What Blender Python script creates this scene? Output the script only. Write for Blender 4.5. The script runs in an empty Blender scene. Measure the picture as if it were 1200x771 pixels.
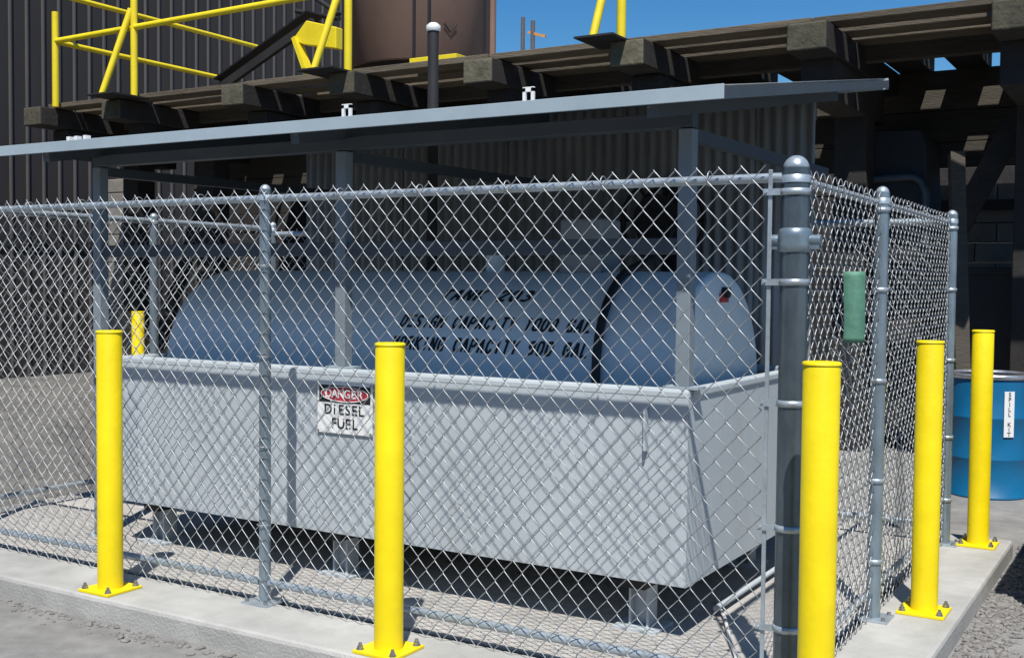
import bpy, bmesh, math, random
from mathutils import Vector, Matrix, noise
random.seed(7)
scene = bpy.context.scene
COL = scene.collection

# ------------------------------------------------------------------ camera
C0 = Vector((1.128, -3.7182, 1.4316))
YAW, PIT, ROL, FPX = -0.5393, -0.0402, 0.0096, 1320.2
fw = Vector((math.sin(YAW)*math.cos(PIT), math.cos(YAW)*math.cos(PIT), math.sin(PIT)))
r0 = Vector((math.cos(YAW), -math.sin(YAW), 0)); u0 = r0.cross(fw)
cr = r0*math.cos(ROL)+u0*math.sin(ROL); cu = u0*math.cos(ROL)-r0*math.sin(ROL)
cam = bpy.data.cameras.new('camera'); camo = bpy.data.objects.new('camera', cam); COL.objects.link(camo)
M3 = Matrix((cr, cu, -fw)).transposed()
camo.matrix_world = Matrix.Translation(C0) @ M3.to_4x4()
cam.sensor_width = 36; cam.lens = 36*FPX/1200; cam.clip_start = .05; cam.clip_end = 2000
scene.camera = camo

# ------------------------------------------------------------------ sky and sun
SUN = Vector((.55, -1, 1.95)).normalized()          # towards the sun
elev = math.asin(SUN.z)
w = bpy.data.worlds.new('World'); scene.world = w; w.use_nodes = True
nt = w.node_tree; bg = nt.nodes['Background']
sky = nt.nodes.new('ShaderNodeTexSky'); sky.sky_type = 'NISHITA'; sky.sun_disc = False
sky.sun_elevation = elev; sky.sun_rotation = math.atan2(SUN.x, SUN.y)
sky.altitude = 200; sky.air_density = 1.0; sky.dust_density = 0.1; sky.ozone_density = 4.0
hs = nt.nodes.new('ShaderNodeHueSaturation'); hs.inputs['Saturation'].default_value = 1.35
nt.links.new(sky.outputs[0], hs.inputs['Color']); nt.links.new(hs.outputs[0], bg.inputs[0])
bg.inputs[1].default_value = 0.085
sl = bpy.data.lights.new('sun', 'SUN'); sl.energy = 4.8; sl.angle = math.radians(.5); sl.color = (1, .965, .91)
so = bpy.data.objects.new('sun', sl); COL.objects.link(so)
so.rotation_euler = SUN.to_track_quat('Z', 'Y').to_euler(); so.location = (3, -6, 12)
scene.view_settings.view_transform = 'Standard'; scene.view_settings.look = 'None'
scene.view_settings.exposure = 0.36; scene.view_settings.gamma = 1.0
scene.view_settings.use_curve_mapping = False
scene.render.engine = 'CYCLES'

# ------------------------------------------------------------------ materials
def mat(name, col, rough=.6, metal=0., var=.2, scale=3., bump=0., bscale=60., col2=None, stain=0., spec=.5, vec=(1, 1, 1), rvar=.12, perobj=0.):
    m = bpy.data.materials.new(name); m.use_nodes = True
    n = m.node_tree.nodes; l = m.node_tree.links; b = n['Principled BSDF']
    tc = n.new('ShaderNodeTexCoord'); mp = n.new('ShaderNodeMapping'); mp.inputs['Scale'].default_value = vec
    geo = n.new('ShaderNodeNewGeometry'); l.new(geo.outputs['Position'], mp.inputs['Vector'])
    no = n.new('ShaderNodeTexNoise'); no.inputs['Scale'].default_value = scale; no.inputs['Detail'].default_value = 8
    no.inputs['Roughness'].default_value = .65
    l.new(mp.outputs[0], no.inputs['Vector'])
    rp = n.new('ShaderNodeValToRGB'); rp.color_ramp.elements[0].position = .3; rp.color_ramp.elements[1].position = .72
    c2 = col2 if col2 else tuple(min(1, c*(1+var)) for c in col)
    c1 = tuple(c*(1-var) for c in col)
    rp.color_ramp.elements[0].color = (*c1, 1); rp.color_ramp.elements[1].color = (*c2, 1)
    l.new(no.outputs['Fac'], rp.inputs['Fac'])
    out = rp.outputs[0]
    if stain > 0:
        n2 = n.new('ShaderNodeTexNoise'); n2.inputs['Scale'].default_value = scale*.23; n2.inputs['Detail'].default_value = 5
        l.new(mp.outputs[0], n2.inputs['Vector'])
        r2 = n.new('ShaderNodeMapRange'); r2.inputs[1].default_value = .35; r2.inputs[2].default_value = .65
        r2.inputs[3].default_value = 1-stain; r2.inputs[4].default_value = 1.0
        l.new(n2.outputs['Fac'], r2.inputs[0])
        mx = n.new('ShaderNodeMixRGB'); mx.blend_type = 'MULTIPLY'; mx.inputs[0].default_value = 1
        l.new(out, mx.inputs[1]); l.new(r2.outputs[0], mx.inputs[2]); out = mx.outputs[0]
    if perobj > 0:
        oi = n.new('ShaderNodeObjectInfo'); r3 = n.new('ShaderNodeMapRange')
        r3.inputs[3].default_value = 1-perobj; r3.inputs[4].default_value = 1+perobj
        l.new(oi.outputs['Random'], r3.inputs[0])
        mx = n.new('ShaderNodeMixRGB'); mx.blend_type = 'MULTIPLY'; mx.inputs[0].default_value = 1
        l.new(out, mx.inputs[1]); l.new(r3.outputs[0], mx.inputs[2]); out = mx.outputs[0]
    l.new(out, b.inputs['Base Color'])
    rr = n.new('ShaderNodeMapRange'); rr.inputs[3].default_value = max(.05, rough-rvar); rr.inputs[4].default_value = min(1, rough+rvar)
    l.new(no.outputs['Fac'], rr.inputs[0]); l.new(rr.outputs[0], b.inputs['Roughness'])
    b.inputs['Metallic'].default_value = metal
    b.inputs['Specular IOR Level'].default_value = spec
    if bump > 0:
        nb = n.new('ShaderNodeTexNoise'); nb.inputs['Scale'].default_value = bscale; nb.inputs['Detail'].default_value = 6
        l.new(mp.outputs[0], nb.inputs['Vector'])
        bp = n.new('ShaderNodeBump'); bp.inputs['Strength'].default_value = bump; bp.inputs['Distance'].default_value = .02
        l.new(nb.outputs['Fac'], bp.inputs['Height']); l.new(bp.outputs[0], b.inputs['Normal'])
    return m
M = {}
M['kerb'] = mat('kerb_concrete', (.44, .435, .41), .85, var=.13, scale=6, bump=.25, bscale=90, stain=.30)
M['slab'] = mat('slab_concrete', (.44, .42, .39), .9, var=.16, scale=14, bump=.5, bscale=120, stain=.15)
M['asphalt'] = mat('asphalt', (.245, .24, .228), .92, var=.2, scale=9, bump=.28, bscale=140, stain=.25)
M['joint'] = mat('joint_filler', (.03, .03, .03), .9, var=.3)
M['stone'] = mat('stone', (.2, .19, .18), .9, var=.45, scale=30, bump=.3, bscale=150)
M['galv'] = mat('galvanized_steel', (.44, .50, .54), .38, .5, var=.14, scale=40, stain=.2, bump=.04, bscale=200)
M['wire'] = mat('galvanized_wire', (.40, .42, .43), .5, .75, var=.3, scale=60)
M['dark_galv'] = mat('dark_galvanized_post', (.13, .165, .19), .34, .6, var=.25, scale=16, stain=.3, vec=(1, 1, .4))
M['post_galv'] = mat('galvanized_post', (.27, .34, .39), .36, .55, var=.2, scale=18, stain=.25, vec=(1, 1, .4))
M['yellow'] = mat('yellow_paint', (.86, .665, .004), .45, var=.06, scale=9, bump=.06, bscale=45, stain=.15, spec=.4)
M['yellow_rail'] = mat('yellow_rail_paint', (.80, .63, .015), .5, var=.08, scale=6, stain=.12)
M['bolt'] = mat('bolt_steel', (.35, .36, .37), .4, .9, var=.25, scale=60)
M['tub'] = mat('tub_paint', (.44, .485, .51), .5, var=.06, scale=7, bump=.02, bscale=12, stain=.10, vec=(1, 1, .3))
M['tank'] = mat('tank_paint', (.76, .83, .84), .45, var=.05, scale=3, stain=.10, spec=.5)
M['black'] = mat('black_rubber', (.012, .012, .013), .5, var=.3)
M['ink'] = mat('stencil_ink', (.012, .013, .016), .7, var=.2)
M['cpost'] = mat('shaded_post_paint', (.20, .24, .27), .5, var=.08, scale=6, stain=.12)  # darker than the sunlit post paint, part of the roof's shade is in the colour
M['frame'] = mat('shaded_frame_paint', (.06, .075, .09), .55, var=.1, scale=5, stain=.12)  # dark copy of the canopy paint, shade under the roof put into the colour
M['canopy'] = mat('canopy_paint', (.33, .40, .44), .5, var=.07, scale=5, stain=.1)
M['wallsheet'] = mat('wall_sheet', (.40, .41, .40), .65, .0, var=.12, scale=4, stain=.2)
M['roofsheet'] = mat('roof_sheet', (.36, .38, .39), .5, .3, var=.1, scale=5)
M['white'] = mat('white_paint', (.78, .78, .76), .55, var=.04, stain=.05)
M['red'] = mat('sign_red', (.42, .03, .05), .5, var=.1)
M['green'] = mat('green_plastic', (.085, .215, .15), .65, var=.2, scale=30, bump=.1, bscale=30)
M['blue'] = mat('drum_blue', (.0, .125, .28), .5, var=.1, scale=5, stain=.15)
M['lidring'] = mat('drum_ring', (.5, .52, .53), .35, .8, var=.2, scale=20)
M['beam'] = mat('shade_dark_beam', (.055, .047, .036), .85, var=.35, scale=4, bump=.4, bscale=20, vec=(.6, 2, 6), perobj=.2)  # darker than the timber itself, under-deck shade put into the colour
M['timber'] = mat('weathered_timber', (.115, .092, .062), .85, var=.35, scale=4, bump=.4, bscale=20, vec=(.6, 2, 6), perobj=.25)
M['lit_timber_end'] = mat('lit_timber_end', (.085, .077, .05), .9, var=.45, scale=7, bump=.5, bscale=25, perobj=.35)  # lighter copy of the cap timber for its sunlit end face
M['creosote'] = mat('creosote_timber', (.022, .019, .017), .85, var=.4, scale=5, bump=.3, bscale=20, perobj=.3)
M['clad'] = mat('dark_cladding', (.032, .0275, .027), .75, var=.12, scale=3, vec=(1, 1, .15), stain=.15)
M['rib'] = mat('cladding_rib', (.062, .056, .054), .7, var=.12, scale=3)
M['silo'] = mat('rust_brown_paint', (.23, .14, .105), .7, var=.12, scale=2.5, vec=(1, 1, .5), stain=.2, bump=.06, bscale=25)
M['darksteel'] = mat('dark_steel', (.016, .016, .017), .7, .0, var=.3)
M['block'] = mat('concrete_block', (.20, .185, .165), .9, var=.2, scale=8, bump=.4, bscale=70, perobj=.12)
M['pole'] = mat('pole_wood', (.10, .09, .09), .8, var=.2)
M['orange'] = mat('orange_paint', (.55, .25, .05), .6, var=.1)
M['cabinet'] = mat('grey_cabinet', (.3, .31, .31), .5, var=.08, stain=.1)
M['conduit'] = mat('white_conduit', (.6, .6, .58), .5, var=.08)

# ------------------------------------------------------------------ geometry helpers
class MB:
    def __init__(s): s.v = []; s.f = []; s.sm = []
    def add(s, vs, fs, smooth=False):
        o = len(s.v); s.v += [tuple(x) for x in vs]
        for f in fs: s.f.append(tuple(i+o for i in f)); s.sm.append(smooth)
        return s
    def box(s, a, b):
        (x0, y0, z0), (x1, y1, z1) = a, b
        return s.add([(x0,y0,z0),(x1,y0,z0),(x1,y1,z0),(x0,y1,z0),(x0,y0,z1),(x1,y0,z1),(x1,y1,z1),(x0,y1,z1)],
                     [(0,3,2,1),(4,5,6,7),(0,1,5,4),(1,2,6,5),(2,3,7,6),(3,0,4,7)])
    def beam(s, p, q, wd, ht, up=(0, 0, 1)):
        p, q = Vector(p), Vector(q); d = (q-p).normalized(); up = Vector(up)
        if abs(d.dot(up)) > .98: up = Vector((0, 1, 0))
        sx = d.cross(up).normalized()*wd/2; sz = sx.cross(d).normalized()*ht/2
        vs = [p-sx-sz, p+sx-sz, p+sx+sz, p-sx+sz, q-sx-sz, q+sx-sz, q+sx+sz, q-sx+sz]
        return s.add(vs, [(0,1,2,3),(4,7,6,5),(0,4,5,1),(1,5,6,2),(2,6,7,3),(3,7,4,0)])
    def tube(s, pts, r, n=12, cap=True, closed=False):
        pts = [Vector(p) for p in pts]; k = len(pts); rr = r if isinstance(r, (list, tuple)) else [r]*k
        rings = []; nrm = None
        for i, p in enumerate(pts):
            if closed: t = (pts[(i+1) % k]-pts[i-1])
            else: t = (pts[min(i+1, k-1)]-pts[max(i-1, 0)])
            t.normalize()
            if nrm is None:
                a = Vector((0, 0, 1)) if abs(t.z) < .9 else Vector((1, 0, 0))
                nrm = (a-t*a.dot(t)).normalized()
            else:
                nrm = nrm-t*nrm.dot(t); nrm.normalize()
            b = t.cross(nrm)
            rings.append([p+(nrm*math.cos(2*math.pi*j/n)+b*math.sin(2*math.pi*j/n))*rr[i] for j in range(n)])
        vs = [v for R in rings for v in R]; fs = []
        for i in range(k if closed else k-1):
            a, c = i*n, ((i+1) % k)*n
            for j in range(n): fs.append((a+j, a+(j+1) % n, c+(j+1) % n, c+j))
        s.add(vs, fs, True)
        if cap and not closed:
            s.add(rings[0], [tuple(range(n-1, -1, -1))]); s.add(rings[-1], [tuple(range(n))])
        return s
    def lathe(s, prof, cx, cy, n=24, cap=True):
        vs = []; fs = []
        for (r, z) in prof:
            for j in range(n): vs.append((cx+r*math.cos(2*math.pi*j/n), cy+r*math.sin(2*math.pi*j/n), z))
        for i in range(len(prof)-1):
            for j in range(n): fs.append((i*n+j, i*n+(j+1) % n, (i+1)*n+(j+1) % n, (i+1)*n+j))
        s.add(vs, fs, True)
        if cap:
            s.add(vs[:n], [tuple(range(n-1, -1, -1))]); s.add(vs[-n:], [tuple(range(n))])
        return s
    def prism(s, poly, off):
        k = len(poly); off = Vector(off); a = [Vector(p) for p in poly]
        vs = a+[p+off for p in a]
        fs = [tuple(range(k-1, -1, -1)), tuple(range(k, 2*k))]+[(i, (i+1) % k, k+(i+1) % k, k+i) for i in range(k)]
        return s.add(vs, fs)
    def mesh(s, name, m, base=(0, 0, 0), bevel=0.):
        me = bpy.data.meshes.new(name)
        me.from_pydata([(x-base[0], y-base[1], z-base[2]) for x, y, z in s.v], [], s.f)
        me.polygons.foreach_set('use_smooth', s.sm)
        me.materials.append(m)
        bm = bmesh.new(); bm.from_mesh(me)
        if bevel > 0:
            ed = [e for e in bm.edges if len(e.link_faces) == 2 and e.calc_face_angle() > .5]
            bmesh.ops.bevel(bm, geom=ed, offset=bevel, segments=2, affect='EDGES', profile=.5)
        bmesh.ops.recalc_face_normals(bm, faces=bm.faces)
        bm.to_mesh(me); bm.free()
        me.update(); return me
    def build(s, name, m, parent=None, bevel=0.):
        base = wpos(parent)
        o = bpy.data.objects.new(name, s.mesh(name, m, base, bevel)); COL.objects.link(o)
        if parent: o.parent = parent
        return o
def wpos(o):
    p = Vector((0, 0, 0))
    while o: p = p+o.location; o = o.parent
    return p
def place(name, me, loc, parent=None, rot=(0, 0, 0)):
    o = bpy.data.objects.new(name, me); COL.objects.link(o)
    o.location = Vector(loc)-wpos(parent); o.rotation_euler = rot
    if parent: o.parent = parent
    return o
def tag(o, label, cat, group=None):
    o['label'] = label; o['category'] = cat
    if group: o['group'] = group
    return o
def thing(name, label, cat, loc=(0, 0, 0), group=None):
    o = bpy.data.objects.new(name, None); COL.objects.link(o); o.location = loc; o.empty_display_size = .1
    return tag(o, label, cat, group)
def structure(o): o['kind'] = 'structure'; return o
def stuff(o): o['kind'] = 'stuff'; return o

# ------------------------------------------------------------------ ground, kerb, slab
structure(MB().add([(-400, -400, -.1), (400, -400, -.1), (400, 600, -.1), (-400, 600, -.1)], [(0, 1, 2, 3)]).build('ground', M['asphalt']))
M['yard'] = mat('yard_dirt', (.165, .155, .14), .95, var=.25, scale=5, bump=.4, bscale=60, stain=.3)
structure(MB().add([(-14.38, -.3, -.095), (-5.6, -.3, -.095), (-5.6, 10.3, -.095), (-14.38, 10.3, -.095)], [(0, 1, 2, 3)]).build('dirt_yard', M['yard']))
kb = MB()
L = [(-5.35, -.36), (.32, -.36), (.32, 3.22), (-.03, 3.22), (-.03, .018), (-5.35, .018)]
kb.prism([(x, y, -.12) for x, y in L], (0, 0, .12))
structure(kb.build('concrete_kerb', M['kerb'], bevel=.018))
structure(MB().box((-5.25, .050, -.12), (-.062, 3.22, -.004)).build('concrete_slab', M['slab'], bevel=.006))
jb = MB(); jb.box((-5.25, .012, -.11), (-.025, .056, -.014)); jb.box((-.068, .056, -.11), (-.025, 3.2, -.014))
structure(jb.build('expansion_joint', M['joint']))

# loose stones swept against the kerb
def stones(spots):
    b = MB()
    ico = []
    t = (1+5**.5)/2
    V = [Vector(p).normalized() for p in [(-1,t,0),(1,t,0),(-1,-t,0),(1,-t,0),(0,-1,t),(0,1,t),(0,-1,-t),(0,1,-t),(t,0,-1),(t,0,1),(-t,0,-1),(-t,0,1)]]
    Fc = [(0,11,5),(0,5,1),(0,1,7),(0,7,10),(0,10,11),(1,5,9),(5,11,4),(11,10,2),(10,7,6),(7,1,8),(3,9,4),(3,4,2),(3,2,6),(3,6,8),(3,8,9),(4,9,5),(2,4,11),(6,2,10),(8,6,7),(9,8,1)]
    for (x, y, z, s) in spots:
        a, c, d = s*random.uniform(.6, 1.2), s*random.uniform(.6, 1.2), s*random.uniform(.35, .7)
        rz = random.uniform(0, 6.28); co, si = math.cos(rz), math.sin(rz)
        vs = []
        for v in V:
            k = random.uniform(.75, 1.15); px, py, pz = v.x*a*k, v.y*c*k, v.z*d*k
            vs.append((x+px*co-py*si, y+px*si+py*co, z+pz+d*.35))
        b.add(vs, Fc)
    return b
sp = []
for i in range(1100):
    x = random.uniform(-5.5, .3); y = -.385-abs(random.gauss(0, .05))
    sp.append((x, y, -.1, random.choice((.003, .004, .005, .006, .008, .010, .013))))
for i in range(46):
    sp.append((random.uniform(-5, .3), random.uniform(-.52, -.39), -.1, random.uniform(.013, .024)))
for i in range(2600):
    y = random.uniform(-.5, 4.4); x = .33+abs(random.gauss(0, .16))
    sp.append((x, y, -.1, random.choice((.005, .006, .008, .01, .012, .016, .02))))
for i in range(500):
    sp.append((.33+abs(random.gauss(0, .22)), random.uniform(-.3, 3.6), -.1, random.uniform(.012, .026)))
for i in range(300):
    sp.append((random.uniform(-6, 3), random.uniform(-1.6, -.4), -.1, random.uniform(.002, .006)))
for i in range(160):
    sp.append((random.uniform(-5, 0), random.uniform(.1, 1), -.004, random.uniform(.002, .004)))
st = stuff(stones(sp).build('gravel', M['stone']))
tag(st, 'loose grey gravel and stone chips lying along the foot of the kerb', 'gravel')

# ------------------------------------------------------------------ bollards
def make_bollard(name, x, y, label, h=1.2, zb=0., r=.057, seed=0):
    t = thing(name, label, 'bollard', (x, y, zb), 'yellow bollards')
    MB().lathe([(r, zb+.012), (r, zb+h-.012), (r-.002, zb+h-.008)], x, y, 32, False).build('pipe', M['yellow'], t)
    MB().lathe([(r+.0025, zb+h-.010), (r+.0025, zb+h-.003), (r-.003, zb+h), (.0, zb+h+.001)], x, y, 32, False).build('cap_plate', M['yellow'], t)
    MB().box((x-.1, y-.1, zb), (x+.1, y+.1, zb+.014)).build('base_plate', M['yellow'], t, bevel=.003)
    for sx in (-1, 1):
        for sy in (-1, 1):
            b = MB(); bx, by = x+sx*.078, y+sy*.078
            b.lathe([(.016, zb+.014), (.016, zb+.017)], bx, by, 12)
            b.lathe([(.0125, zb+.017), (.0125, zb+.028)], bx, by, 6); b.lathe([(.007, zb+.028), (.007, zb+.04)], bx, by, 8)
            b.build('anchor_bolt', M['bolt'], t)
    return t
make_bollard('bollard', -3.105, -.24, 'yellow bollard in front of the far left end of the tub, on the kerb')
make_bollard('bollard', -1.50, -.24, 'yellow bollard beside the diesel fuel sign on the front kerb')
make_bollard('bollard', .165, -.24, 'yellow bollard standing right against the thick corner fence post')
make_bollard('bollard', .17, 1.455, 'yellow bollard by the middle post of the right side fence')
make_bollard('bollard', .165, 2.98, 'yellow bollard in front of the blue drum at the end of the kerb')
make_bollard('bollard', -8.42, 4.5, 'distant yellow bollard standing by the concrete block pier', 1.2, -.1, .065)

# ------------------------------------------------------------------ chain link fences
DW, DH = .081, .0915
def link_mesh(b, P0, ex, ey, length, phase, z0, z1, r=.0020):
    """woven wires: each a flat spiral zigzagging over half a diamond, hooked into its neighbours"""
    P0, ex, ey = Vector(P0), Vector(ex), Vector(ey)
    hh = DH/2; wd = DW/2; f = .0036
    ns = int(round((z1-z0)/hh)); c0 = -int(phase/wd)-1; c1 = int((length-phase)/wd)+1
    def P(u, zz, d):
        nv = Vector((P0.x+u*1.7, P0.y+u*.3, zz*1.7))
        q = P0+ex*(u+.004*noise.noise(nv))+ey*(d-.003+.007*noise.noise(nv+Vector((9, 3, 1))))
        q.z = zz+.003*noise.noise(nv+Vector((2, 7, 5))); return q
    for c in range(c0, c1+1):
        ul, ur = phase+c*wd-.0024, phase+(c+1)*wd+.0024
        if ul < -.01 or ur > length+.01: continue
        pts = []
        for i in range(ns+1):
            side = (i+c) % 2
            pts.append((ur if side else ul, z1-i*hh+random.uniform(-.0006, .0006), side))
        path = []
        for i, (u, z, side) in enumerate(pts):
            if i:
                pu, pz, _ = pts[i-1]; path.append(P(u+(pu-u)*.13, z+(pz-z)*.13, -f if side == 1 else f))
            path.append(P(u, z, 0))
            if i < ns:
                nu, nz, _ = pts[i+1]; path.append(P(u+(nu-u)*.13, z+(nz-z)*.13, -f if side == 0 else f))
        b.tube(path, r, 5, cap=False)
    return b
def dome_cap(x, y, z, r, parent, acorn=True):
    b = MB()
    pr = [(r+.0025, z-.06), (r+.0025, z-.036), (r*.86, z-.03), (r*.86, z-.016), (r*.94, z-.012)]
    for i in range(1, 7):
        a = i/6*math.pi/2; pr.append((max(.0005, r*.94*math.cos(a)), z-.012+r*.95*math.sin(a)))
    return b.lathe(pr, x, y, 20, False).build('post_cap', M['galv'], parent)
def fpost(parent, x, y, r, zt, plate=True, mat_=None):
    p = MB().lathe([(r, 0), (r, zt-.03)], x, y, 24).build('post', mat_ or M['post_galv'], parent)
    dome_cap(x, y, zt-.02, r, p)
    if plate:
        b = MB(); b.box((x-.075, y-.075, -.002), (x+.075, y+.075, .008))
        b.build('base_plate', M['galv'], p, bevel=.002)
        for sx, sy in ((-1, -1), (1, 1), (-1, 1), (1, -1)):
            MB().lathe([(.009, .008), (.009, .02)], x+sx*.055, y+sy*.055, 6).build('anchor_bolt', M['bolt'], p)
    return p
def ties(parent, pts):
    for p in pts:
        b = MB(); x, y, z, ax, rr = p
        c = []
        for j in range(10):
            a = j/10*2*math.pi
            if ax == 'x': c.append((x, y+rr*math.cos(a), z+rr*math.sin(a)))
            elif ax == 'y': c.append((x+rr*math.cos(a), y, z+rr*math.sin(a)))
            else: c.append((x+rr*math.cos(a), y+rr*math.sin(a), z))
        b.tube(c, .0022, 5, closed=True).build('tie_wire', M['wire'], parent)

XL, YB = -5.05, 2.93
# front fence
ff = thing('chain_link_fence', 'galvanized chain link fence with the corner post, running behind the kerb bollards', 'fence', (0, 0, 0), 'chain link fence sides')
fpost(ff, -2.372, 0, .026, 1.865)
fpost(ff, -4.70, 0, .026, 1.865)
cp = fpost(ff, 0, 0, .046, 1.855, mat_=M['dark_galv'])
zt, zbm = 1.836, .006
MB().tube([(XL, .0, 1.795), (-.045, .0, 1.795)], .0165, 14).build('top_rail', M['galv'], ff)
MB().tube([(XL, .0, .09), (-2.40, .0, .09)], .0175, 12).build('bottom_rail', M['galv'], ff)
MB().tube([(-2.345, .0, .09), (-.05, .0, .09)], .0175, 12).build('bottom_rail', M['galv'], ff)
b = MB(); link_mesh(b, (XL+.02, -.029, 0), (1, 0, 0), (0, 1, 0), -XL-.02-.075, (-.419-XL-.02) % DW, zbm, zt)
stuff(b.build('wire_mesh', M['wire'], ff))
MB().box((-.083, -.036, .05), (-.069, -.030, 1.82)).build('tension_bar', M['galv'], ff, bevel=.001)
for z in (1.745, 1.445, 1.04, .62, .28):
    b = MB(); c = []
    for j in range(13):
        a = math.radians(-115+j*(360-90)/12 - 65)
        c.append((.053*math.cos(a), .053*math.sin(a), z))
    bb = MB()
    ring = [(.0525*math.cos(2*math.pi*j/20), .0525*math.sin(2*math.pi*j/20)) for j in range(20)]
    bb.lathe([(.0465, z-.011), (.0505, z-.011), (.0505, z+.011), (.0465, z+.011)], 0, 0, 24, False)
    bb.box((-.098, -.043, z-.011), (-.04, -.038, z+.011)); bb.tube([(-.088, -.052, z), (-.088, -.022, z)], .005, 8)
    bb.build('tension_band', M['galv'], ff)
b = MB(); z = 1.585
b.lathe([(.0465, z-.04), (.053, z-.034), (.056, z-.014), (.053, z), (.056, z+.014), (.053, z+.034), (.0465, z+.04)], 0, 0, 24, False)
b.tube([(-.085, 0, z), (-.05, 0, z)], .02, 12); b.tube([(.05, 0, z), (.088, 0, z)], .018, 12)
b.box((-.085, -.012, z-.03), (-.05, .012, z+.0)); b.box((.05, -.012, z-.03), (.085, .012, z))
b.build('rail_clamp', M['post_galv'], ff)
ties(ff, [(x, -.008, 1.80, 'x', .026) for x in [-4.4+.41*i for i in range(11)]]+[(-2.372, -.006, z, 'z', .031) for z in (1.5, 1.1, .7, .35)])
# right side fence
rf = thing('chain_link_fence', 'galvanized chain link side fence beside the blue drum, with the green tag hanging on it', 'fence', (0, 1.237, 0), 'chain link fence sides')
fpost(rf, 0, 1.237, .03, 1.865); fpost(rf, 0, 2.904, .03, 1.865)
for (ya, yb) in ((.05, 1.205), (1.268, 2.875)):
    MB().tube([(-.03, ya, 1.795), (-.03, yb, 1.795)], .016, 12).build('top_rail', M['galv'], rf)
    MB().tube([(-.03, ya, .10), (-.03, yb, .10)], .014, 12).build('bottom_rail', M['galv'], rf)
    b = MB(); link_mesh(b, (-.006, ya+.004, 0), (0, 1, 0), (-1, 0, 0), yb-ya-.008, .02, zbm, zt)
    stuff(b.build('wire_mesh', M['wire'], rf))
MB().box((-.012, 2.862, .05), (-.004, 2.868, 1.82)).build('tension_bar', M['galv'], rf)
for yy in (1.237, 2.904):
    for z in (1.76, 1.42, 1.03, .60, .25):
        bb = MB(); bb.lathe([(.0305, z-.010), (.0345, z-.010), (.0345, z+.010), (.0305, z+.010)], 0, yy, 20, False)
        bb.box((-.012, yy-.05, z-.01), (-.003, yy-.028, z+.01)); bb.build('tension_band', M['galv'], rf)
ties(rf, [(-.024, .25+.4*i, 1.795, 'y', .023) for i in range(7)])
# left side fence
lf = thing('chain_link_fence', 'galvanized chain link fence at the tub end away from the blue drum', 'fence', (XL, 1.74, 0), 'chain link fence sides')
for yy in (0., 1.74, YB): fpost(lf, XL, yy, .03, 1.90)
for z, r in ((1.84, .0205), (.10, .017)):
    MB().tube([(XL, .03, z), (XL, YB, z)], r, 12).build('top_rail' if z > 1 else 'bottom_rail', M['galv'], lf)
b = MB(); link_mesh(b, (XL-.034, .05, 0), (0, 1, 0), (1, 0, 0), YB-.1, .03, zbm, zt+.035)
stuff(b.build('wire_mesh', M['wire'], lf))
# back fence
bf = thing('chain_link_fence', 'galvanized chain link fence closing the enclosure behind the canopy wall', 'fence', (-2.5, YB+.02, 0), 'chain link fence sides')
fpost(bf, -2.5, YB+.02, .026, 1.865)
for z, r in ((1.80, .0205), (.10, .017)):
    MB().tube([(XL+.03, YB, z), (-.03, YB, z)], r, 12).build('top_rail' if z > 1 else 'bottom_rail', M['galv'], bf)
b = MB(); link_mesh(b, (XL+.03, YB+.034, 0), (1, 0, 0), (0, 1, 0), -XL-.06, .03, zbm, zt)
stuff(b.build('wire_mesh', M['wire'], bf))

# ------------------------------------------------------------------ green tag on the side fence
gt = thing('plastic_tag', 'faded green plastic tag strip wired to the side fence mesh', 'tag', (.0, .62, 1.2))
b = MB(); n = 14
A_, B_ = Vector((.010, .60, 0)), Vector((.082, .632, 0))
nn_ = Vector((.0014, -.0028, 0))
for i in range(n):
    z0, z1 = 1.22+.27*i/n, 1.22+.27*(i+1)/n
    f = lambda z: Vector((.0025*math.sin((z-1.2)*16), .001*math.sin((z-1.2)*25), 0))
    q = [A_+f(z0), B_+f(z0)*.6, B_+f(z1)*.6, A_+f(z1)]; zz_ = (z0, z0, z1, z1)
    b.add([(p.x, p.y, h_) for p, h_ in zip(q, zz_)]+[((p+nn_).x, (p+nn_).y, h_) for p, h_ in zip(q, zz_)],
          [(0,1,2,3),(4,7,6,5),(1,5,6,2),(0,3,7,4)]+([(0,4,5,1)] if i == 0 else [])+([(3,2,6,7)] if i == n-1 else []), True)
b.build('strip', M['green'], gt)
for yy, zz in ((.605, 1.478),):
    MB().tube([(.022, yy, zz), (.008, yy, zz+.014), (-.016, yy, zz+.006), (.008, yy, zz-.006)], .0022, 5, closed=True).build('tie_wire', M['wire'], gt)

# ------------------------------------------------------------------ containment tub
tb = thing('containment_tub', 'light grey steel containment tub on short legs holding the diesel tank', 'tub', (-2.2, 1.2, 0))
X0, X1, Y0, Y1, ZB, ZT = -3.85, -.55, .4466, 2.02, .228, 1.02
TH = .006
MB().box((X0, Y0, ZB), (X1, Y0+TH, ZT-.03)).build('front_panel', M['tub'], tb, bevel=.002)
MB().box((X0, Y1-TH, ZB), (X1, Y1, ZT-.03)).build('back_panel', M['tub'], tb, bevel=.002)
MB().box((X0, Y0+TH, ZB), (X0+TH, Y1-TH, ZT-.03)).build('end_panel', M['tub'], tb)
MB().box((X1-TH, Y0+TH, ZB), (X1, Y1-TH, ZT-.03)).build('end_panel', M['tub'], tb)
MB().box((X0+TH, Y0+TH, ZB), (X1-TH, Y1-TH, ZB+.01)).build('floor_plate', M['tub'], tb)
rimw = .05
rb = MB()
rb.box((X0-.002, Y0-.002, ZT-.045), (X1+.002, Y0+rimw, ZT)); rb.build('rim', M['tub'], tb, bevel=.014)
MB().box((X0-.008, Y1-rimw, ZT-.035), (X1+.008, Y1+.008, ZT)).build('rim', M['tub'], tb, bevel=.012)
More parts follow.
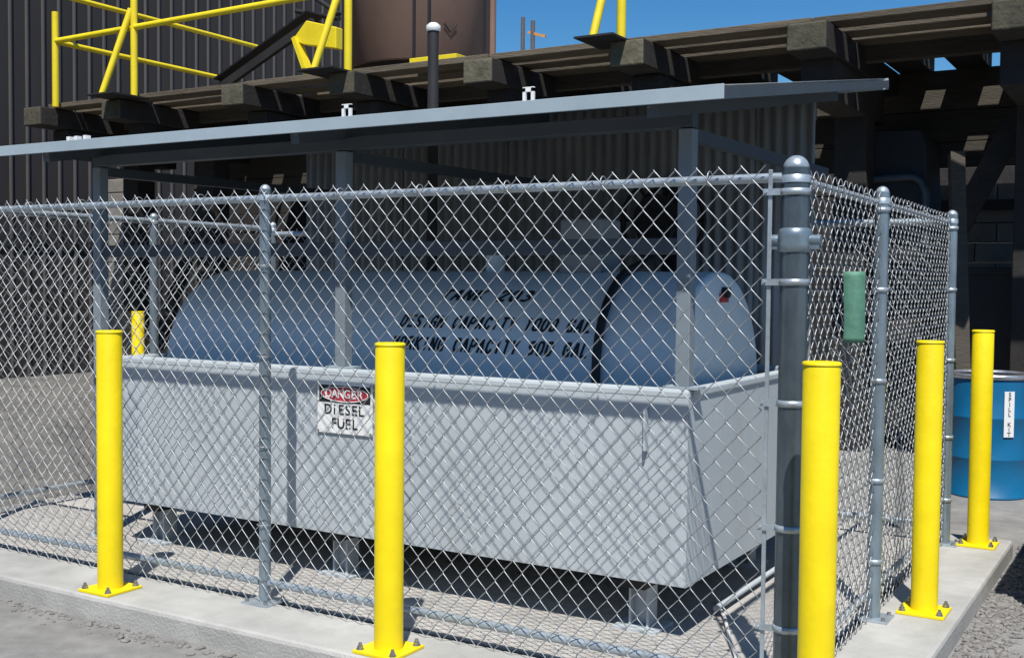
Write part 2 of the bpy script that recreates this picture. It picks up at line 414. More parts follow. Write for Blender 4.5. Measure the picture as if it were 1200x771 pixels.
MB().box((X0-.008, Y0+rimw, ZT-.036), (X0+rimw, Y1-rimw, ZT-.001)).build('rim', M['tub'], tb, bevel=.008)
MB().box((X1-rimw, Y0+rimw, ZT-.036), (X1+.008, Y1-rimw, ZT-.001)).build('rim', M['tub'], tb, bevel=.008)
for x in (-3.68, -2.40, -.80):
    for y in (.60, 1.87):
        lg = MB(); lg.box((x-.045, y-.045, .008), (x-.035, y+.045, ZB+.002)); lg.box((x+.035, y-.045, .008), (x+.045, y+.045, ZB+.002)); lg.box((x-.035, y-.004, .008), (x+.035, y+.004, ZB+.002))
        lo = lg.build('leg', M['tub'], tb)
        MB().box((x-.10, y-.09, -.005), (x+.10, y+.09, .009)).build('foot_plate', M['tub'], lo, bevel=.002)
for x in (-3.68, -2.40, -.80):
    MB().box((x-.05, .50, ZB-.05), (x+.05, 1.97, ZB-.001)).build('cross_bearer', M['darksteel'], tb)
MB().box((-.728, Y0-.035, .765), (-.718, Y0+.001, .935)).build('lifting_lug', M['tub'], tb, bevel=.002)
MB().tube([(-.59, .9, .03), (-.585, 1.9, .03)], .013, 12).build('drain_pipe', M['tub'], tb)
cd = MB(); cd.tube([(-.66, 1.1, .012), (-.605, .985, .012), (-.53, .85, .012), (-.476, .73, .012), (-.40, .56, .012), (-.32, .40, .012), (-.25, .22, .012)], .008, 8)
tag(cd.build('conduit', M['conduit']), 'thin white conduit curving over the slab near the tub corner', 'conduit')

# sign
sg = thing('danger_sign', 'white diesel fuel sign with red and black danger header, on the tub front', 'sign', (-2.28, .44, .71))
SX0, SX1, SZ0, SZ1, SY = -2.445, -2.112, .712, .955, .4366
MB().box((SX0, SY, SZ0), (SX1, SY+.004, SZ1)).build('plate', M['white'], sg, bevel=.001)
MB().box((SX0+.012, SY-.0015, SZ1-.095), (SX1-.012, SY-.0002, SZ1-.014)).build('header', M['black'], sg)
el = [(-2.2785+.142*math.cos(a), SY-.003, SZ1-.0545+.036*math.sin(a)) for a in [2*math.pi*i/40 for i in range(40)]]
MB().prism(el, (0, .001, 0)).build('oval', M['red'], sg)
el2 = MB().tube([(p[0], SY-.0032, p[2]) for p in el], .0022, 4, closed=True).build('oval_outline', M['white'], sg)
def text(name, body, size, center, m, parent, shear=0., rot=(math.pi/2, 0, 0), bold=0.):
    cu_ = bpy.data.curves.new(name, 'FONT'); cu_.body = body; cu_.size = size; cu_.align_x = 'CENTER'; cu_.align_y = 'CENTER'
    cu_.extrude = .0006; cu_.shear = shear; cu_.offset = bold; cu_.resolution_u = 4
    o = bpy.data.objects.new(name, cu_); COL.objects.link(o)
    bpy.context.view_layer.update()
    me = bpy.data.meshes.new_from_object(o.evaluated_get(bpy.context.evaluated_depsgraph_get()))
    bpy.data.objects.remove(o); me.materials.clear(); me.materials.append(m)
    return place(name, me, center, parent, rot)
def word(body, size, center, m, parent, adv, **kw):
    k = len(body)
    for i, ch in enumerate(body):
        text('letter', ch, size, (center[0]+(i-(k-1)/2)*adv, center[1], center[2]), m, parent, **kw)
word('DANGER', .056, (-2.2785, SY-.0045, SZ1-.0545), M['white'], sg, .038, bold=.001)
word('DIESEL', .068, (-2.2785, SY-.0012, SZ0+.112), M['ink'], sg, .040, bold=.0008)
word('FUEL', .068, (-2.2785, SY-.0012, SZ0+.046), M['ink'], sg, .042, bold=.0008)
for x in (SX0+.008, SX1-.008):
    for z in (SZ0+.01, SZ1-.007):
        MB().tube([(x, SY-.005, z), (x, SY+.012, z)], .005, 8).build('rivet', M['bolt'], sg)

# ------------------------------------------------------------------ diesel tank
TX0, TX1, TY, TZ, TR = -3.785, -.735, 1.25, .965, .53
tk = thing('diesel_tank', 'blue grey horizontal cylindrical fuel tank with stencilled capacity lettering, lying in the tub', 'tank', (-2.26, TY, .43))
def xcyl(prof, n=72):
    b = MB(); vs = []; fs = []
    for (x, r) in prof:
        for j in range(n):
            a = 2*math.pi*j/n; vs.append((x, TY+r*math.cos(a), TZ+r*math.sin(a)))
    for i in range(len(prof)-1):
        for j in range(n): fs.append((i*n+j, i*n+(j+1) % n, (i+1)*n+(j+1) % n, (i+1)*n+j))
    b.add(vs, fs, True); return b, vs, n
b, _, _ = xcyl([(TX0, TR), (TX1, TR)]); b.build('shell', M['tank'], tk)
for xe, s in ((TX0, -1), (TX1, 1)):
    b, vs, n = xcyl([(xe-s*.002, TR+.001), (xe+s*.012, TR-.004), (xe+s*.02, TR-.02), (xe+s*.03, TR*.6), (xe+s*.034, .02)])
    b.add(vs[-n:], [tuple(range(n))]); b.build('end_head', M['tank'], tk)
for xs in (-3.3, -2.26, -1.2):
    sd = MB(); pts = []
    for j in range(13):
        a = math.radians(210+j*120/12); pts.append((xs-.05, TY+(TR+.001)*math.cos(a), TZ+(TR+.001)*math.sin(a)))
    sd.prism([(xs-.05, TY-.46, ZB+.01)]+pts+[(xs-.05, TY+.46, ZB+.01)], (.1, 0, 0)); sd.build('saddle', M['tub'], tk)
# stencil lettering on the shell
G = {  # strokes on a 0..1 x 0..1 cell, broken as a stencil is
 'T': [((0,1),(.42,1)),((.58,1),(1,1)),((.5,.9),(.5,0))], 'A': [((0,0),(.42,1)),((.58,1),(1,0)),((.3,.33),(.7,.33))],
 'N': [((0,0),(0,1)),((.1,.95),(.9,.05)),((1,0),(1,1))], 'K': [((0,0),(0,1)),((.18,.5),(1,1)),((.28,.55),(1,0))],
 '2': [((0,.8),(.2,1)),((.2,1),(.8,1)),((.8,1),(1,.75)),((1,.75),(.1,.1)),((0,0),(1,0))],
 '0': [((.4,1),(.15,.95)),((.15,.95),(0,.75)),((0,.75),(0,.25)),((0,.25),(.15,.05)),((.15,.05),(.4,0)),((.6,1),(.85,.95)),((.85,.95),(1,.75)),((1,.75),(1,.25)),((1,.25),(.85,.05)),((.85,.05),(.6,0))],
 '3': [((0,.95),(.5,1)),((.5,1),(.95,.85)),((.95,.85),(.9,.6)),((.9,.6),(.4,.5)),((.9,.45),(1,.2)),((1,.2),(.6,0)),((.6,0),(0,.05))],
 'D': [((0,0),(0,1)),((.15,1),(.6,1)),((.6,1),(1,.72)),((1,.72),(1,.28)),((1,.28),(.6,0)),((.6,0),(.15,0))],
 'E': [((0,0),(0,1)),((.15,1),(1,1)),((.15,.5),(.8,.5)),((.15,0),(1,0))],
 'S': [((1,.85),(.7,1)),((.7,1),(.25,1)),((.25,1),(0,.78)),((0,.78),(.2,.57)),((.2,.57),(.8,.43)),((.8,.43),(1,.22)),((1,.22),(.75,0)),((.75,0),(.3,0)),((.3,0),(0,.15))],
 'I': [((.5,0),(.5,1))], 'G': [((1,.8),(.75,1)),((.75,1),(.3,1)),((.3,1),(0,.72)),((0,.72),(0,.28)),((0,.28),(.3,0)),((.3,0),(.75,0)),((1,0),(1,.45)),((1,.45),(.6,.45))],
 'C': [((1,.78),(.75,1)),((.75,1),(.3,1)),((.3,1),(0,.72)),((0,.72),(0,.28)),((0,.28),(.3,0)),((.3,0),(.75,0)),((.75,0),(1,.22))],
 'P': [((0,0),(0,1)),((.15,1),(.75,1)),((.75,1),(1,.8)),((1,.8),(1,.65)),((1,.65),(.75,.45)),((.75,.45),(.15,.45))],
 'Y': [((0,1),(.46,.5)),((1,1),(.54,.5)),((.5,.42),(.5,0))], '1': [((.5,0),(.5,1)),((.5,1),(.25,.82))],
 'L': [((0,0),(0,1)),((.15,0),(1,0))], 'W': [((0,1),(.22,0)),((.25,.05),(.48,.8)),((.52,.8),(.75,.05)),((.78,0),(1,1))],
 'R': [((0,0),(0,1)),((.15,1),(.75,1)),((.75,1),(1,.8)),((1,.8),(1,.68)),((1,.68),(.75,.5)),((.75,.5),(.15,.5)),((.5,.42),(1,0))],
 '9': [((.95,.55),(.3,.42)),((.3,.42),(0,.65)),((0,.65),(.1,.9)),((.1,.9),(.45,1)),((.6,1),(.95,.85)),((.95,.85),(1,.5)),((1,.5),(.85,.1)),((.85,.1),(.3,0))]}
G['O'] = G['0']
def stencil(name, s, xa, xb, zc, h, parent, tw=.017):
    """lettering wrapped round the shell; arc length v is measured along the circumference"""
    a0 = math.asin((zc-TZ)/TR)                       # angle above horizontal on the front side
    cell = (xb-xa)/len(s); gw = cell*.56
    def onshell(x, v):
        a = a0+v/TR; rr = TR+.0022
        return (x, TY-rr*math.cos(a), TZ+rr*math.sin(a))
    for i, ch in enumerate(s):
        if ch == ' ': continue
        b = MB(); cx0 = xa+i*cell+.18*cell
        for (p, q) in G[ch]:
            P = Vector((p[0]*gw, (p[1]-.5)*h)); Q = Vector((q[0]*gw, (q[1]-.5)*h)); d = (Q-P).normalized()
            P = P-d*tw*.3; Q = Q+d*tw*.3
            nn = Vector((-d.y, d.x))*tw*.5
            k = 3; vs = []
            for j in range(k+1):
                m_ = P.lerp(Q, j/k)
                for sgn in (-1, 1):
                    u = m_+nn*sgn; vs.append(onshell(cx0+u.x+u.y*.2, u.y))
            b.add(vs, [(2*j, 2*j+2, 2*j+3, 2*j+1) for j in range(k)])
        b.build(name, M['ink'], parent)
stencil('letter', 'TANK 203', -2.05, -1.52, 1.372, .070, tk, .0155)
stencil('letter', 'DESIGN CAPACITY 1000 GAL', -2.215, -1.15, 1.243, .060, tk, .0125)
stencil('letter', 'WORKING CAPACITY 900 GAL', -2.235, -1.14, 1.137, .060, tk, .0125)
MB().box((-1.52, TY-.10, TZ+TR-.03), (-1.29, TY+.12, 1.75)).build('spill_box', M['cabinet'], tk, bevel=.015)
MB().lathe([(.05, TZ+TR-.02), (.05, 1.60)], -1.95, TY, 16).build('fill_neck', M['tank'], tk)
vp = MB().tube([(-2.35, TY, TZ+TR-.01), (-2.35, TY, 2.77)], .029, 16).build('vent_pipe', M['darksteel'], tk)
MB().lathe([(.034, 2.765), (.04, 2.775), (.038, 2.795), (.02, 2.81), (.0, 2.813)], -2.35, TY, 16, False).build('vent_cap', M['conduit'], vp)
MB().tube([(TX1+.02, 1.25, 1.40), (TX1+.055, 1.25, 1.40)], .025, 12).build('fitting', M['darksteel'], tk)
MB().box((TX1+.024, 1.20, 1.355), (TX1+.034, 1.30, 1.395)).build('label_plate', M['red'], tk)
# hose draped over the tank from the reel
hp = [(-1.28, 2.05, 1.78), (-1.22, 1.8, 1.70), (-1.17, 1.55, 1.58)]
for j in range(9):
    a = math.radians(72-j*9.5); hp.append((-1.13+.006*j, TY-(TR+.02)*math.cos(a), TZ+(TR+.02)*math.sin(a)))
hp += [(-1.07, TY-TR-.005, .9), (-1.06, TY-TR+.02, .7), (-1.05, .74, .5), (-1.0, .8, .28)]
tag(MB().tube(hp, .02, 10).build('fuel_hose', M['black']), 'black rubber fuel hose draped over the tank beside the lettering', 'hose')
hr = thing('hose_reel', 'dark hose reel mounted on the canopy back wall above the tank', 'hose reel', (-1.45, 2.3, 1.78))
for yy in (2.16, 2.36):
    bb = MB(); ring = []
    b2 = MB().tube([(-1.45+.21*math.cos(2*math.pi*j/28), yy, 1.80+.21*math.sin(2*math.pi*j/28)) for j in range(28)], .014, 8, closed=True)
    for j in range(3):
        a = j*math.pi/3; b2.tube([(-1.45+.21*math.cos(a), yy, 1.80+.21*math.sin(a)), (-1.45-.21*math.cos(a), yy, 1.80-.21*math.sin(a))], .009, 6)
    b2.build('flange', M['darksteel'], hr)
MB().tube([(-1.45, 2.15, 1.80), (-1.45, 2.37, 1.80)], .14, 24).build('hose_coil', M['black'], hr)
MB().box((-1.5, 2.36, 1.5), (-1.4, 2.47, 2.05)).build('bracket', M['darksteel'], hr)

# ------------------------------------------------------------------ canopy over the tank
cn = thing('canopy', 'grey steel canopy with corrugated roof and back wall sheltering the diesel tank', 'canopy', (-2.33, 1.3, 0))
PX = (-4.07, -2.336, -.588); YE, YW = .12, 2.47
zr = lambda y: 2.125+.168*(y-.12)
for x in PX:
    fr_on_rim = x > -3.9
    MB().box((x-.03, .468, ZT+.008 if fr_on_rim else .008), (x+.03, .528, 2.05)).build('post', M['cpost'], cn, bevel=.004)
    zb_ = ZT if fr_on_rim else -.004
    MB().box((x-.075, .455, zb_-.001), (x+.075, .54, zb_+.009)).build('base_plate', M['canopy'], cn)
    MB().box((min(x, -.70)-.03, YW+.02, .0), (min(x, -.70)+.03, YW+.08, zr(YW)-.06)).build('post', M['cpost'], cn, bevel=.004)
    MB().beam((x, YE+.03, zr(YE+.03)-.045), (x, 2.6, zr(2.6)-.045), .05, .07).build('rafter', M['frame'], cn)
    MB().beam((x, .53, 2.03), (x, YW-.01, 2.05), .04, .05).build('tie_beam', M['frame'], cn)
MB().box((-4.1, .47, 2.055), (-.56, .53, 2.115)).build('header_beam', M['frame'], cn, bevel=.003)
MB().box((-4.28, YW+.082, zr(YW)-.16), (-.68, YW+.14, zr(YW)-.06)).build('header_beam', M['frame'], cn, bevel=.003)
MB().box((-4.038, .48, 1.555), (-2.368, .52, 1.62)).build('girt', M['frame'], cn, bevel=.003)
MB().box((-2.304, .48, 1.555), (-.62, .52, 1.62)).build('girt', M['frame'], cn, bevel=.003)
RX0, RX1 = -4.62, -.30
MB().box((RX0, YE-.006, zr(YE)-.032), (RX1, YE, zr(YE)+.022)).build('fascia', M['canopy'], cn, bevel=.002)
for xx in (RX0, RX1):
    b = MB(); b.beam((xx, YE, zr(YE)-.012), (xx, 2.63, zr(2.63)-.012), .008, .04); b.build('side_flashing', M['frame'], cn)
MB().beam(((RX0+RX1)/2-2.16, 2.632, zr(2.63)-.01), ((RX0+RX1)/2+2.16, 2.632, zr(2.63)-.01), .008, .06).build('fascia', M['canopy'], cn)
def corrug(width, pitch, amp, nper=6):
    return [(i*pitch/nper, amp*math.sin(2*math.pi*i/nper)) for i in range(int(width/pitch*nper)+1)]
# roof sheets
shw = .86
xs = RX0+.012; k = 0
while xs < RX1-.05:
    wd = min(shw, RX1-.008-xs); pr = corrug(wd, .068, .009); b = MB(); vs = []; dz = .004*(k % 2)
    for (u, h) in pr:
        vs += [(xs+u, YE+.004, zr(YE)+.008+h+dz), (xs+u, 2.62, zr(2.62)+.008+h+dz)]
    b.add(vs, [(2*i, 2*i+2, 2*i+3, 2*i+1) for i in range(len(pr)-1)], True)
    ro = b.build('roof_sheet', M['roofsheet'], cn); ro.modifiers.new('thickness', 'SOLIDIFY').thickness = .0012
    xs += shw-.03; k += 1
# back wall sheets
xs = -4.30; k = 0
while xs < -.66:
    wd = min(shw, -.64-xs); pr = corrug(wd, .068, .010); b = MB(); vs = []
    for (u, h) in pr:
        vs += [(xs+u, YW+h+.003*(k % 2), .12), (xs+u, YW+h+.003*(k % 2), zr(YW)-.03)]
    b.add(vs, [(2*i, 2*i+2, 2*i+3, 2*i+1) for i in range(len(pr)-1)], True)
    wo = b.build('wall_sheet', M['wallsheet'], cn); wo.modifiers.new('thickness', 'SOLIDIFY').thickness = .0012
    xs += shw-.03; k += 1
for x in (-2.155, -1.205):
    b = MB(); zz = zr(.3)+.015
    b.box((x-.026, .29, zz-.01), (x-.013, .302, zz+.06)); b.box((x+.013, .29, zz-.01), (x+.026, .302, zz+.06)); b.box((x-.026, .29, zz+.045), (x+.026, .302, zz+.064))
    b.build('lifting_lug', M['white'], cn)
sx = -4.5
for i in range(16):
    MB().lathe([(.007, zr(.2)+.010), (.007, zr(.2)+.019), (.003, zr(.2)+.022)], sx+i*.272, .2, 8).build('roof_screw', M['galv'], cn)
for x in (-3.93, -3.87, -3.80):
    MB().box((x-.012, .18, zr(.2)+.012), (x+.012, .21, zr(.2)+.04)).build('roof_clip', M['white'], cn)

# ------------------------------------------------------------------ blue drum
DX, DY = -.12, 5.29
dr = thing('steel_drum', 'blue steel drum with silver lid ring and white lettered label, behind the kerb end', 'drum', (DX, DY, -.1))
pr = [(.27, -.1), (.288, -.1), (.290, -.085), (.283, -.08)]
for zc in (.19, .49):
    pr += [(.283, zc-.012), (.2865, zc-.004), (.2865, zc+.004), (.283, zc+.012)]
pr += [(.283, .775)]
MB().lathe(pr, DX, DY, 48, False).build('body', M['blue'], dr)
MB().lathe([(.284, .770), (.294, .773), (.298, .79), (.294, .805), (.280, .808), (.275, .79)], DX, DY, 48, False).build('lid_ring', M['lidring'], dr)
MB().lathe([(.278, .79), (.0, .792)], DX, DY, 48, False).build('lid', M['black'], dr)
ang0 = math.radians(-53)
def arc(r, a, z): return (DX+r*math.cos(a), DY+r*math.sin(a), z)
b = MB(); vs = []
for j in range(5):
    a = ang0+(j-2)*.065; vs += [arc(.2925, a, .36), arc(.2925, a, .69)]
b.add(vs, [(2*i, 2*i+2, 2*i+3, 2*i+1) for i in range(4)], True); lb = b.build('label', M['white'], dr)
for i, ch in enumerate('SPILL KIT'):
    if ch == ' ': continue
    text('letter', ch, .042, arc(.2935, ang0, .667-i*.036), M['ink'], lb, rot=(math.pi/2, 0, ang0+math.pi/2), bold=.0006)

# ------------------------------------------------------------------ timber trestle
tr = thing('timber_trestle', 'old timber trestle deck on heavy posts with protruding cap beams behind the canopy', 'trestle', (-5, 7, -.1))
CAPX = [-11.35, -9.93, -7.94, -6.38, -4.73, -3.16, -1.59, -.03, 1.53, 3.1]
capm = MB().box((-.165, 0, 0), (.165, 3.4, .23)).mesh('cap_beam', M['creosote'], bevel=.012)  # near-black sides carry the shade of the overhanging deck in their colour
cape = MB().box((-.16, -.008, .005), (.16, .03, .225)).mesh('lit_end_plate', M['lit_timber_end'], bevel=.012)  # lighter plate that paints the beam's end as the lit face
for i, x in enumerate(CAPX):
    cb = place('cap_beam', capm, (x+random.uniform(-.02, .02), 5.40+random.uniform(-.05, .03), 3.345+random.uniform(-.01, .01)), tr)
    eg = bpy.data.objects.new('lit_end_plate', cape); COL.objects.link(eg); eg.parent = cb
    MB().box((x-.14, 5.78, 3.0), (x+.14, 7.6, 3.342)).build('corbel', M['creosote'], tr, bevel=.01)
    MB().box((x-.15, 6.9, -.1), (x+.15, 7.2, 3.01)).build('post', M['creosote'], tr, bevel=.01)
    if i < len(CAPX)-1 and i % 2 == 0:
        MB().beam((x+.15, 7.25, .5), (CAPX[i+1]-.15, 7.25, 3.0), .07, .2).build('brace', M['creosote'], tr)
plk = [(5.56, 5.83), (5.95, 6.22), (6.34, 6.62)]
segs = [(-11.3, -7.9), (-7.89, -4.72), (-4.71, -1.58), (-1.57, 1.5), (1.51, 3.4)]
for (ya, yb) in plk:
    for (xa, xb) in segs:
        dy = random.uniform(-.012, .012)
        MB().box((xa, ya+dy, 3.578+random.uniform(0, .006)), (xb-.005, yb+dy, 3.635+random.uniform(0, .008))).build('deck_plank', M['timber'], tr, bevel=.006)
for (ya, yb) in ((6.68, 7.06), (7.065, 7.49), (7.59, 7.70), (7.82, 8.12)):
    for (xa, xb) in segs:
        MB().box((xa, ya, 3.722), (xb-.005, yb, 3.78)).build('deck_plank', M['timber'], tr)
for (ya, yb) in ((8.125, 8.6), (8.605, 9.1), (9.105, 9.6), (9.605, 10.1)):
    MB().box((-11.3, ya, 3.722), (-4.8, yb, 3.78)).build('deck_plank', M['timber'], tr)
MB().box((-11.3, 6.64, 3.44), (3.4, 6.74, 3.72)).build('header_beam', M['beam'], tr, bevel=.008)
jm = MB().box((-.15, 0, 0), (.15, 1.38, .17)).mesh('joist', M['creosote'], bevel=.008)
jx = -11.31
i = 0
while jx < 3.3:
    place('joist', jm, (jx, 6.745, 3.55), tr); jx += .53
rb_ = MB(); rb_.box((-11.3, 8.0, 3.17), (3.4, 8.12, 3.56)); rb_.build('rear_beam', M['beam'], tr, bevel=.008)
MB().box((-11.3, 8.01, 2.86), (3.4, 8.11, 3.165)).build('rear_beam', M['beam'], tr, bevel=.008)
MB().box((-11.3, 8.01, 2.62), (3.4, 8.11, 2.855)).build('rear_beam', M['beam'], tr, bevel=.008)
# dark wall added behind the trestle to shut out skylight and keep it black
rw = thing('dark_backing_wall', 'dark timber wall added to close off and blacken the space under the trestle', 'wall', (-5, 10.4, -.1))
pm = MB().box((-2.05, 0, 0), (2.05, .15, .29)).mesh('wall_plank', M['creosote'], bevel=.01)
for j in range(11):
    for k in range(6):
        place('wall_plank', pm, (-11.9+(j % 2)*.8+k*4.11, 10.4+random.uniform(0, .02), -.1+j*.295), rw)
# concrete block pier at the far left
pier = thing('block_pier', 'pale concrete block pier under the far end of the timber trestle', 'pier', (-12.0, 7.4, -.1))
bmh = MB().box((-.33, -.2, 0), (.33, .2, .19)).mesh('block', M['block'], bevel=.012)
for j in range(15): place('block', bmh, (-12.0+(.006 if j % 2 else 0), 7.4, -.1+j*.198), pier)
# block wall under the trestle on the right
bw = thing('block_wall', 'concrete block wall standing in the dark under the trestle', 'wall', (-.3, 8.7, -.1))
bm2 = MB().box((-.195, -.1, 0), (.195, .1, .19)).mesh('block', M['block'], bevel=.006)
for j in range(13):
    for k in range(6):
        place('block', bm2, (-1.15+k*.4+(.2 if j % 2 else 0), 8.72, -.1+j*.2), bw)
MB().box((-1.4, 8.5, 2.22), (1.3, 8.6, 2.32)).build('brace', M['creosote'], bw)
tag(MB().beam((-.50, 6.5, .6), (-.66, 6.9, 2.62), .12, .12).build('leaning_timber', M['beam']), 'weathered timber prop leaning under the trestle above the drum', 'timber')
# dark machine under the trestle
mc = thing('machine_cab', 'dark machine cab with rounded frame parked under the trestle', 'machine', (-1.3, 7.4, -.1))
poly = [(-1.66, 0, .9), (-.97, 0, .9), (-.95, 0, 2.1), (-.98, 0, 2.75), (-1.04, 0, 2.90), (-1.60, 0, 2.93), (-1.66, 0, 2.86)]
MB().prism([(x, 7.25, z) for x, _, z in poly], (0, .65, 0)).build('cab_body', M['darksteel'], mc, bevel=.02)
MB().tube([(-1.70, 7.22, 2.44), (-1.1, 7.22, 2.46), (-1.02, 7.22, 2.42), (-.97, 7.22, 2.3), (-.96, 7.22, 1.7)], .035, 10).build('frame_tube', M['frame'], mc)
MB().box((-1.6, 7.2, .1), (-1.0, 7.95, .9)).build('chassis', M['darksteel'], mc, bevel=.03)
for xx in (-1.68, -.98):
    for yy in (7.3, 7.85):
        MB().tube([(xx, yy, .2), (xx+.14, yy, .2)], .3, 24).build('wheel', M['black'], mc)
# dark bin in front of the block wall
bn = thing('steel_bin', 'black steel bin standing under the trestle beside the drum', 'bin', (.4, 7.6, -.1))
MB().prism([(-.62, 7.4, -.08), (1.3, 7.4, -.08), (1.4, 7.3, 1.58), (-.72, 7.3, 1.58)], (0, .7, 0)).build('bin_body', M['darksteel'], bn, bevel=.01)
MB().box((-.76, 7.26, 1.56), (1.44, 7.32, 1.62)).build('bin_rim', M['darksteel'], bn, bevel=.008)

# ------------------------------------------------------------------ yellow guard rail on the deck
gr = thing('guard_rail', 'yellow pipe guard rail along the edge of the trestle deck', 'guard rail', (-7, 5.5, 3.63))
R_ = .042
def gpost(x, y=5.5, zt=4.75, brace=None):
    p = MB().tube([(x, y, 3.58), (x, y, zt)], R_, 12).build('rail_post', M['yellow_rail'], gr)
    if brace is not None:
        MB().tube([(brace, y-.28, 3.60), (x-.03, y-.02, 4.42 if zt < 4.6 else 4.62)], R_*.9, 12).build('brace', M['yellow_rail'], gr)
        MB().box((brace-.12, y-.42, 3.575), (x+.12, y+.12, 3.592)).build('outrigger_plate', M['darksteel'], gr)
gpost(-11.06)
gpost(-9.63, brace=-9.86)
gpost(-6.40, brace=-6.62)
gpost(-3.28, brace=-3.42)
gpost(.0)
MB().tube([(-11.06, 5.5, 4.40), (-6.4, 5.5, 4.40), (.2, 5.5, 4.40)], R_*.85, 12).build('mid_rail', M['yellow_rail'], gr) if False else None
MB().tube([(-11.06, 5.5, 4.39), (-6.4, 5.5, 4.45)], R_*.85, 12).build('mid_rail', M['yellow_rail'], gr)
MB().tube([(-11.06, 5.5, 5.0), (.2, 5.5, 5.04)], R_*.85, 12).build('top_rail', M['yellow_rail'], gr)
for o_ in gr.children:
    pass
MB().tube([(-11.08, 5.5, 4.39), (-11.2, 8.6, 4.42)], R_*.8, 12).build('end_rail', M['yellow_rail'], gr)
MB().tube([(-11.08, 5.5, 4.98), (-11.2, 9.6, 5.01)], R_*.8, 12).build('end_rail', M['yellow_rail'], gr)
# conveyor with yellow end frame
cv = thing('conveyor', 'dark steel conveyor rising to a yellow end frame on the trestle deck', 'conveyor', (-8.6, 6.9, 3.63))
MB().beam((-9.9, 7.0, 3.93), (-8.0, 6.9, 4.63), .06, .12).build('side_beam', M['darksteel'], cv)
MB().beam((-9.3, 6.6, 3.86), (-7.7, 6.45, 4.45), .06, .10).build('side_beam', M['darksteel'], cv)
MB().beam((-9.5, 6.8, 3.98), (-7.8, 6.62, 4.6), .3, .02).build('belt', M['black'], cv)
MB().beam((-9.55, 6.8, 3.63), (-9.55, 6.8, 4.0), .08, .08).build('support_leg', M['darksteel'], cv)
MB().beam((-7.73, 6.2, 4.22), (-7.47, 6.2, 3.63), .05, .13, up=(0, 1, 0)).build('end_leg', M['yellow_rail'], cv)
MB().prism([(-7.78, 6.18, 4.20), (-7.60, 6.18, 4.13), (-7.13, 6.18, 4.04), (-7.13, 6.18, 4.28), (-7.57, 6.18, 4.40)], (0, .12, 0)).build('end_housing', M['yellow_rail'], cv, bevel=.01)
MB().tube([(-8.8, 7.4, 4.9), (-7.6, 6.8, 4.55)], .03, 8).build('strut', M['darksteel'], cv)
MB().tube([(-8.9, 7.4, 5.3), (-7.6, 6.8, 4.6)], .03, 8).build('strut', M['darksteel'], cv)
tag(MB().box((-5.80, 5.75, 3.652), (-5.22, 6.1, 3.73)).build('toe_board', M['yellow_rail'], bevel=.006), 'short yellow board lying on the trestle deck in front of the silo', 'board')

# ------------------------------------------------------------------ silo
SXc, SYc, SR = -7.65, 8.55, .93
si = thing('silo', 'rust brown steel silo standing on the trestle deck against the sky', 'silo', (SXc, SYc, 3.63))
MB().lathe([(SR-.02, 4.20), (SR, 4.22), (SR, 9.0), (SR*.5, 9.6), (.02, 9.8)], SXc, SYc, 64, False).build('shell', M['silo'], si)
MB().lathe([(SR-.05, 4.21), (.3, 3.8)], SXc, SYc, 48, False).build('cone', M['darksteel'], si)
for j in range(4):
    a = math.radians(45+90*j); MB().tube([(SXc+.8*math.cos(a), SYc+.8*math.sin(a), 3.63), (SXc+.8*math.cos(a), SYc+.8*math.sin(a), 4.5)], .06, 10).build('support_leg', M['darksteel'], si)
vd = Vector((C0.x-SXc, C0.y-SYc)).normalized(); va = math.atan2(vd.y, vd.x)
for da in (-.10, .10, 1.05):
    a = va+da; MB().box((-.016, -.016, 4.22), (.016, .016, 8.9)).build('seam', M['darksteel'], si).location = Vector((SXc+SR*math.cos(a), SYc+SR*math.sin(a), 0))-Vector((0, 0, 0))
for o_ in si.children:
    if o_.name.startswith('seam'): o_.location = o_.location
a = va+1.32
MB().tube([(SXc+(SR+.02)*math.cos(a), SYc+(SR+.02)*math.sin(a), 3.64), (SXc+(SR+.02)*math.cos(a), SYc+(SR+.02)*math.sin(a), 9)], .05, 12).build('downpipe', M['silo'], si)
a = va+.38
b = MB(); c_ = Vector((SXc+(SR+.03)*math.cos(a), SYc+(SR+.03)*math.sin(a), 4.55)); tt = Vector((-math.sin(a), math.cos(a), 0))
b.tube([c_-tt*.08+Vector((0, 0, .1)), c_, c_+tt*.08+Vector((0, 0, .1))], .012, 6); b.build('hook', M['darksteel'], si)

# ------------------------------------------------------------------ dark metal clad building at the left
mb_ = thing('metal_building', 'tall dark brown metal clad building with vertical ribs', 'building', (-14.4, 12, -.1))
WX = -14.4
MB().box((WX-8, -2, -.1), (WX-.03, 17.4, 14)).build('wall', M['clad'], mb_)
pm_ = MB(); pm_.add([(0, 0, 0), (0, .285, 0), (0, .285, 14), (0, 0, 14), (-.02, 0, 0), (-.02, .285, 0), (-.02, .285, 14), (-.02, 0, 14)],
                    [(0, 1, 2, 3), (4, 7, 6, 5), (3, 2, 6, 7), (0, 3, 7, 4), (1, 5, 6, 2)])
pme = pm_.mesh('panel', M['clad'])
rm = MB().prism([(0, -.028, 0), (.032, -.012, 0), (.032, .012, 0), (0, .028, 0)], (0, 0, 14)).mesh('rib', M['rib'])
y = 2.0
while y < 17.2:
    place('panel', pme, (WX-.005, y, -.1), mb_); place('rib', rm, (WX-.004, y+.29, -.1), mb_); y += .29
for zz in (2.0,):
    MB().box((WX+.03, 2, zz), (WX+.05, 10, zz+.05)).build('conduit_run', M['darksteel'], mb_)

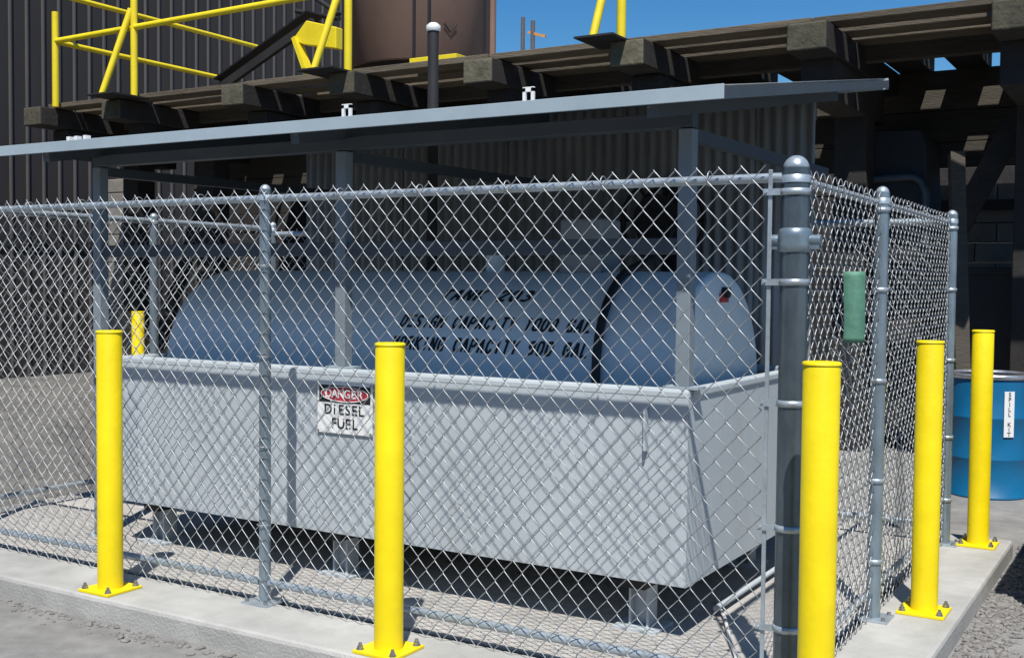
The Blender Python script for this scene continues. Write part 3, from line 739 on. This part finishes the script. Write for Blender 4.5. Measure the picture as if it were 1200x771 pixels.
# ------------------------------------------------------------------ far utility poles
u1 = thing('utility_pole', 'bare thin utility pole far behind the trestle', 'pole', (-36.4, 60, -.1))
MB().lathe([(.2, -.1), (.13, 18.7)], -36.4, 60, 10).build('shaft', M['pole'], u1)
u2 = thing('utility_pole', 'thin utility pole with an orange cross arm far behind the trestle', 'pole', (-35.6, 60, -.1))
MB().lathe([(.2, -.1), (.14, 18.4)], -35.65, 60, 10).build('shaft', M['pole'], u2)
MB().beam((-36.0, 60, 17.7), (-34.7, 60, 17.3), .12, .16).build('cross_arm', M['orange'], u2)

# ------------------------------------------------------------------ skip added out of view, standing in for whatever shades the gravel here
sk = thing('shade_skip', 'low grey steel skip added out of view to shade the gravel by the kerb end', 'skip', (1.3, 2.9, -.1))
MB().prism([(.66, 1.86, .02), (.66, 1.86, .92), (1.95, 1.86, .92), (1.85, 1.86, .02)], (0, 2.1, 0)).build('body', M['cabinet'], sk, bevel=.01)
MB().box((.63, 1.83, .90), (1.98, 3.99, .97)).build('rim', M['cabinet'], sk, bevel=.008)
for i in range(4): MB().box((.63, 2.1+i*.52, .04), (.662, 2.18+i*.52, .90)).build('stiffener', M['cabinet'], sk)
for yy in (2.0, 3.7): MB().box((.72, yy, -.1), (1.8, yy+.12, .025)).build('skid', M['darksteel'], sk)
MB().prism([(.64, 1.84, .972), (1.97, 1.84, .972), (1.97, 1.84, 1.0), (1.3, 1.84, 1.06), (.64, 1.84, 1.0)], (0, 2.13, 0)).build('lid', M['black'], sk, bevel=.008)

# ------------------------------------------------------------------ unseen building added behind the camera to block low sky and deepen shade
ob = thing('sky_blocker_building', 'long grey building added out of view to block the low sky', 'building', (-4, -16, -.1))
MB().box((-26, -24, -.1), (22, -15.5, 5.0)).build('wall', M['clad'], ob)
MB().box((-26.3, -24.3, 5.0), (22.3, -15.2, 5.3)).build('roof', M['darksteel'], ob)
for i in range(6):
    d_ = MB().box((-23+i*7.6, -15.5, -.1), (-19+i*7.6, -15.44, 4.2)).build('roller_door', M['cabinet'], ob)
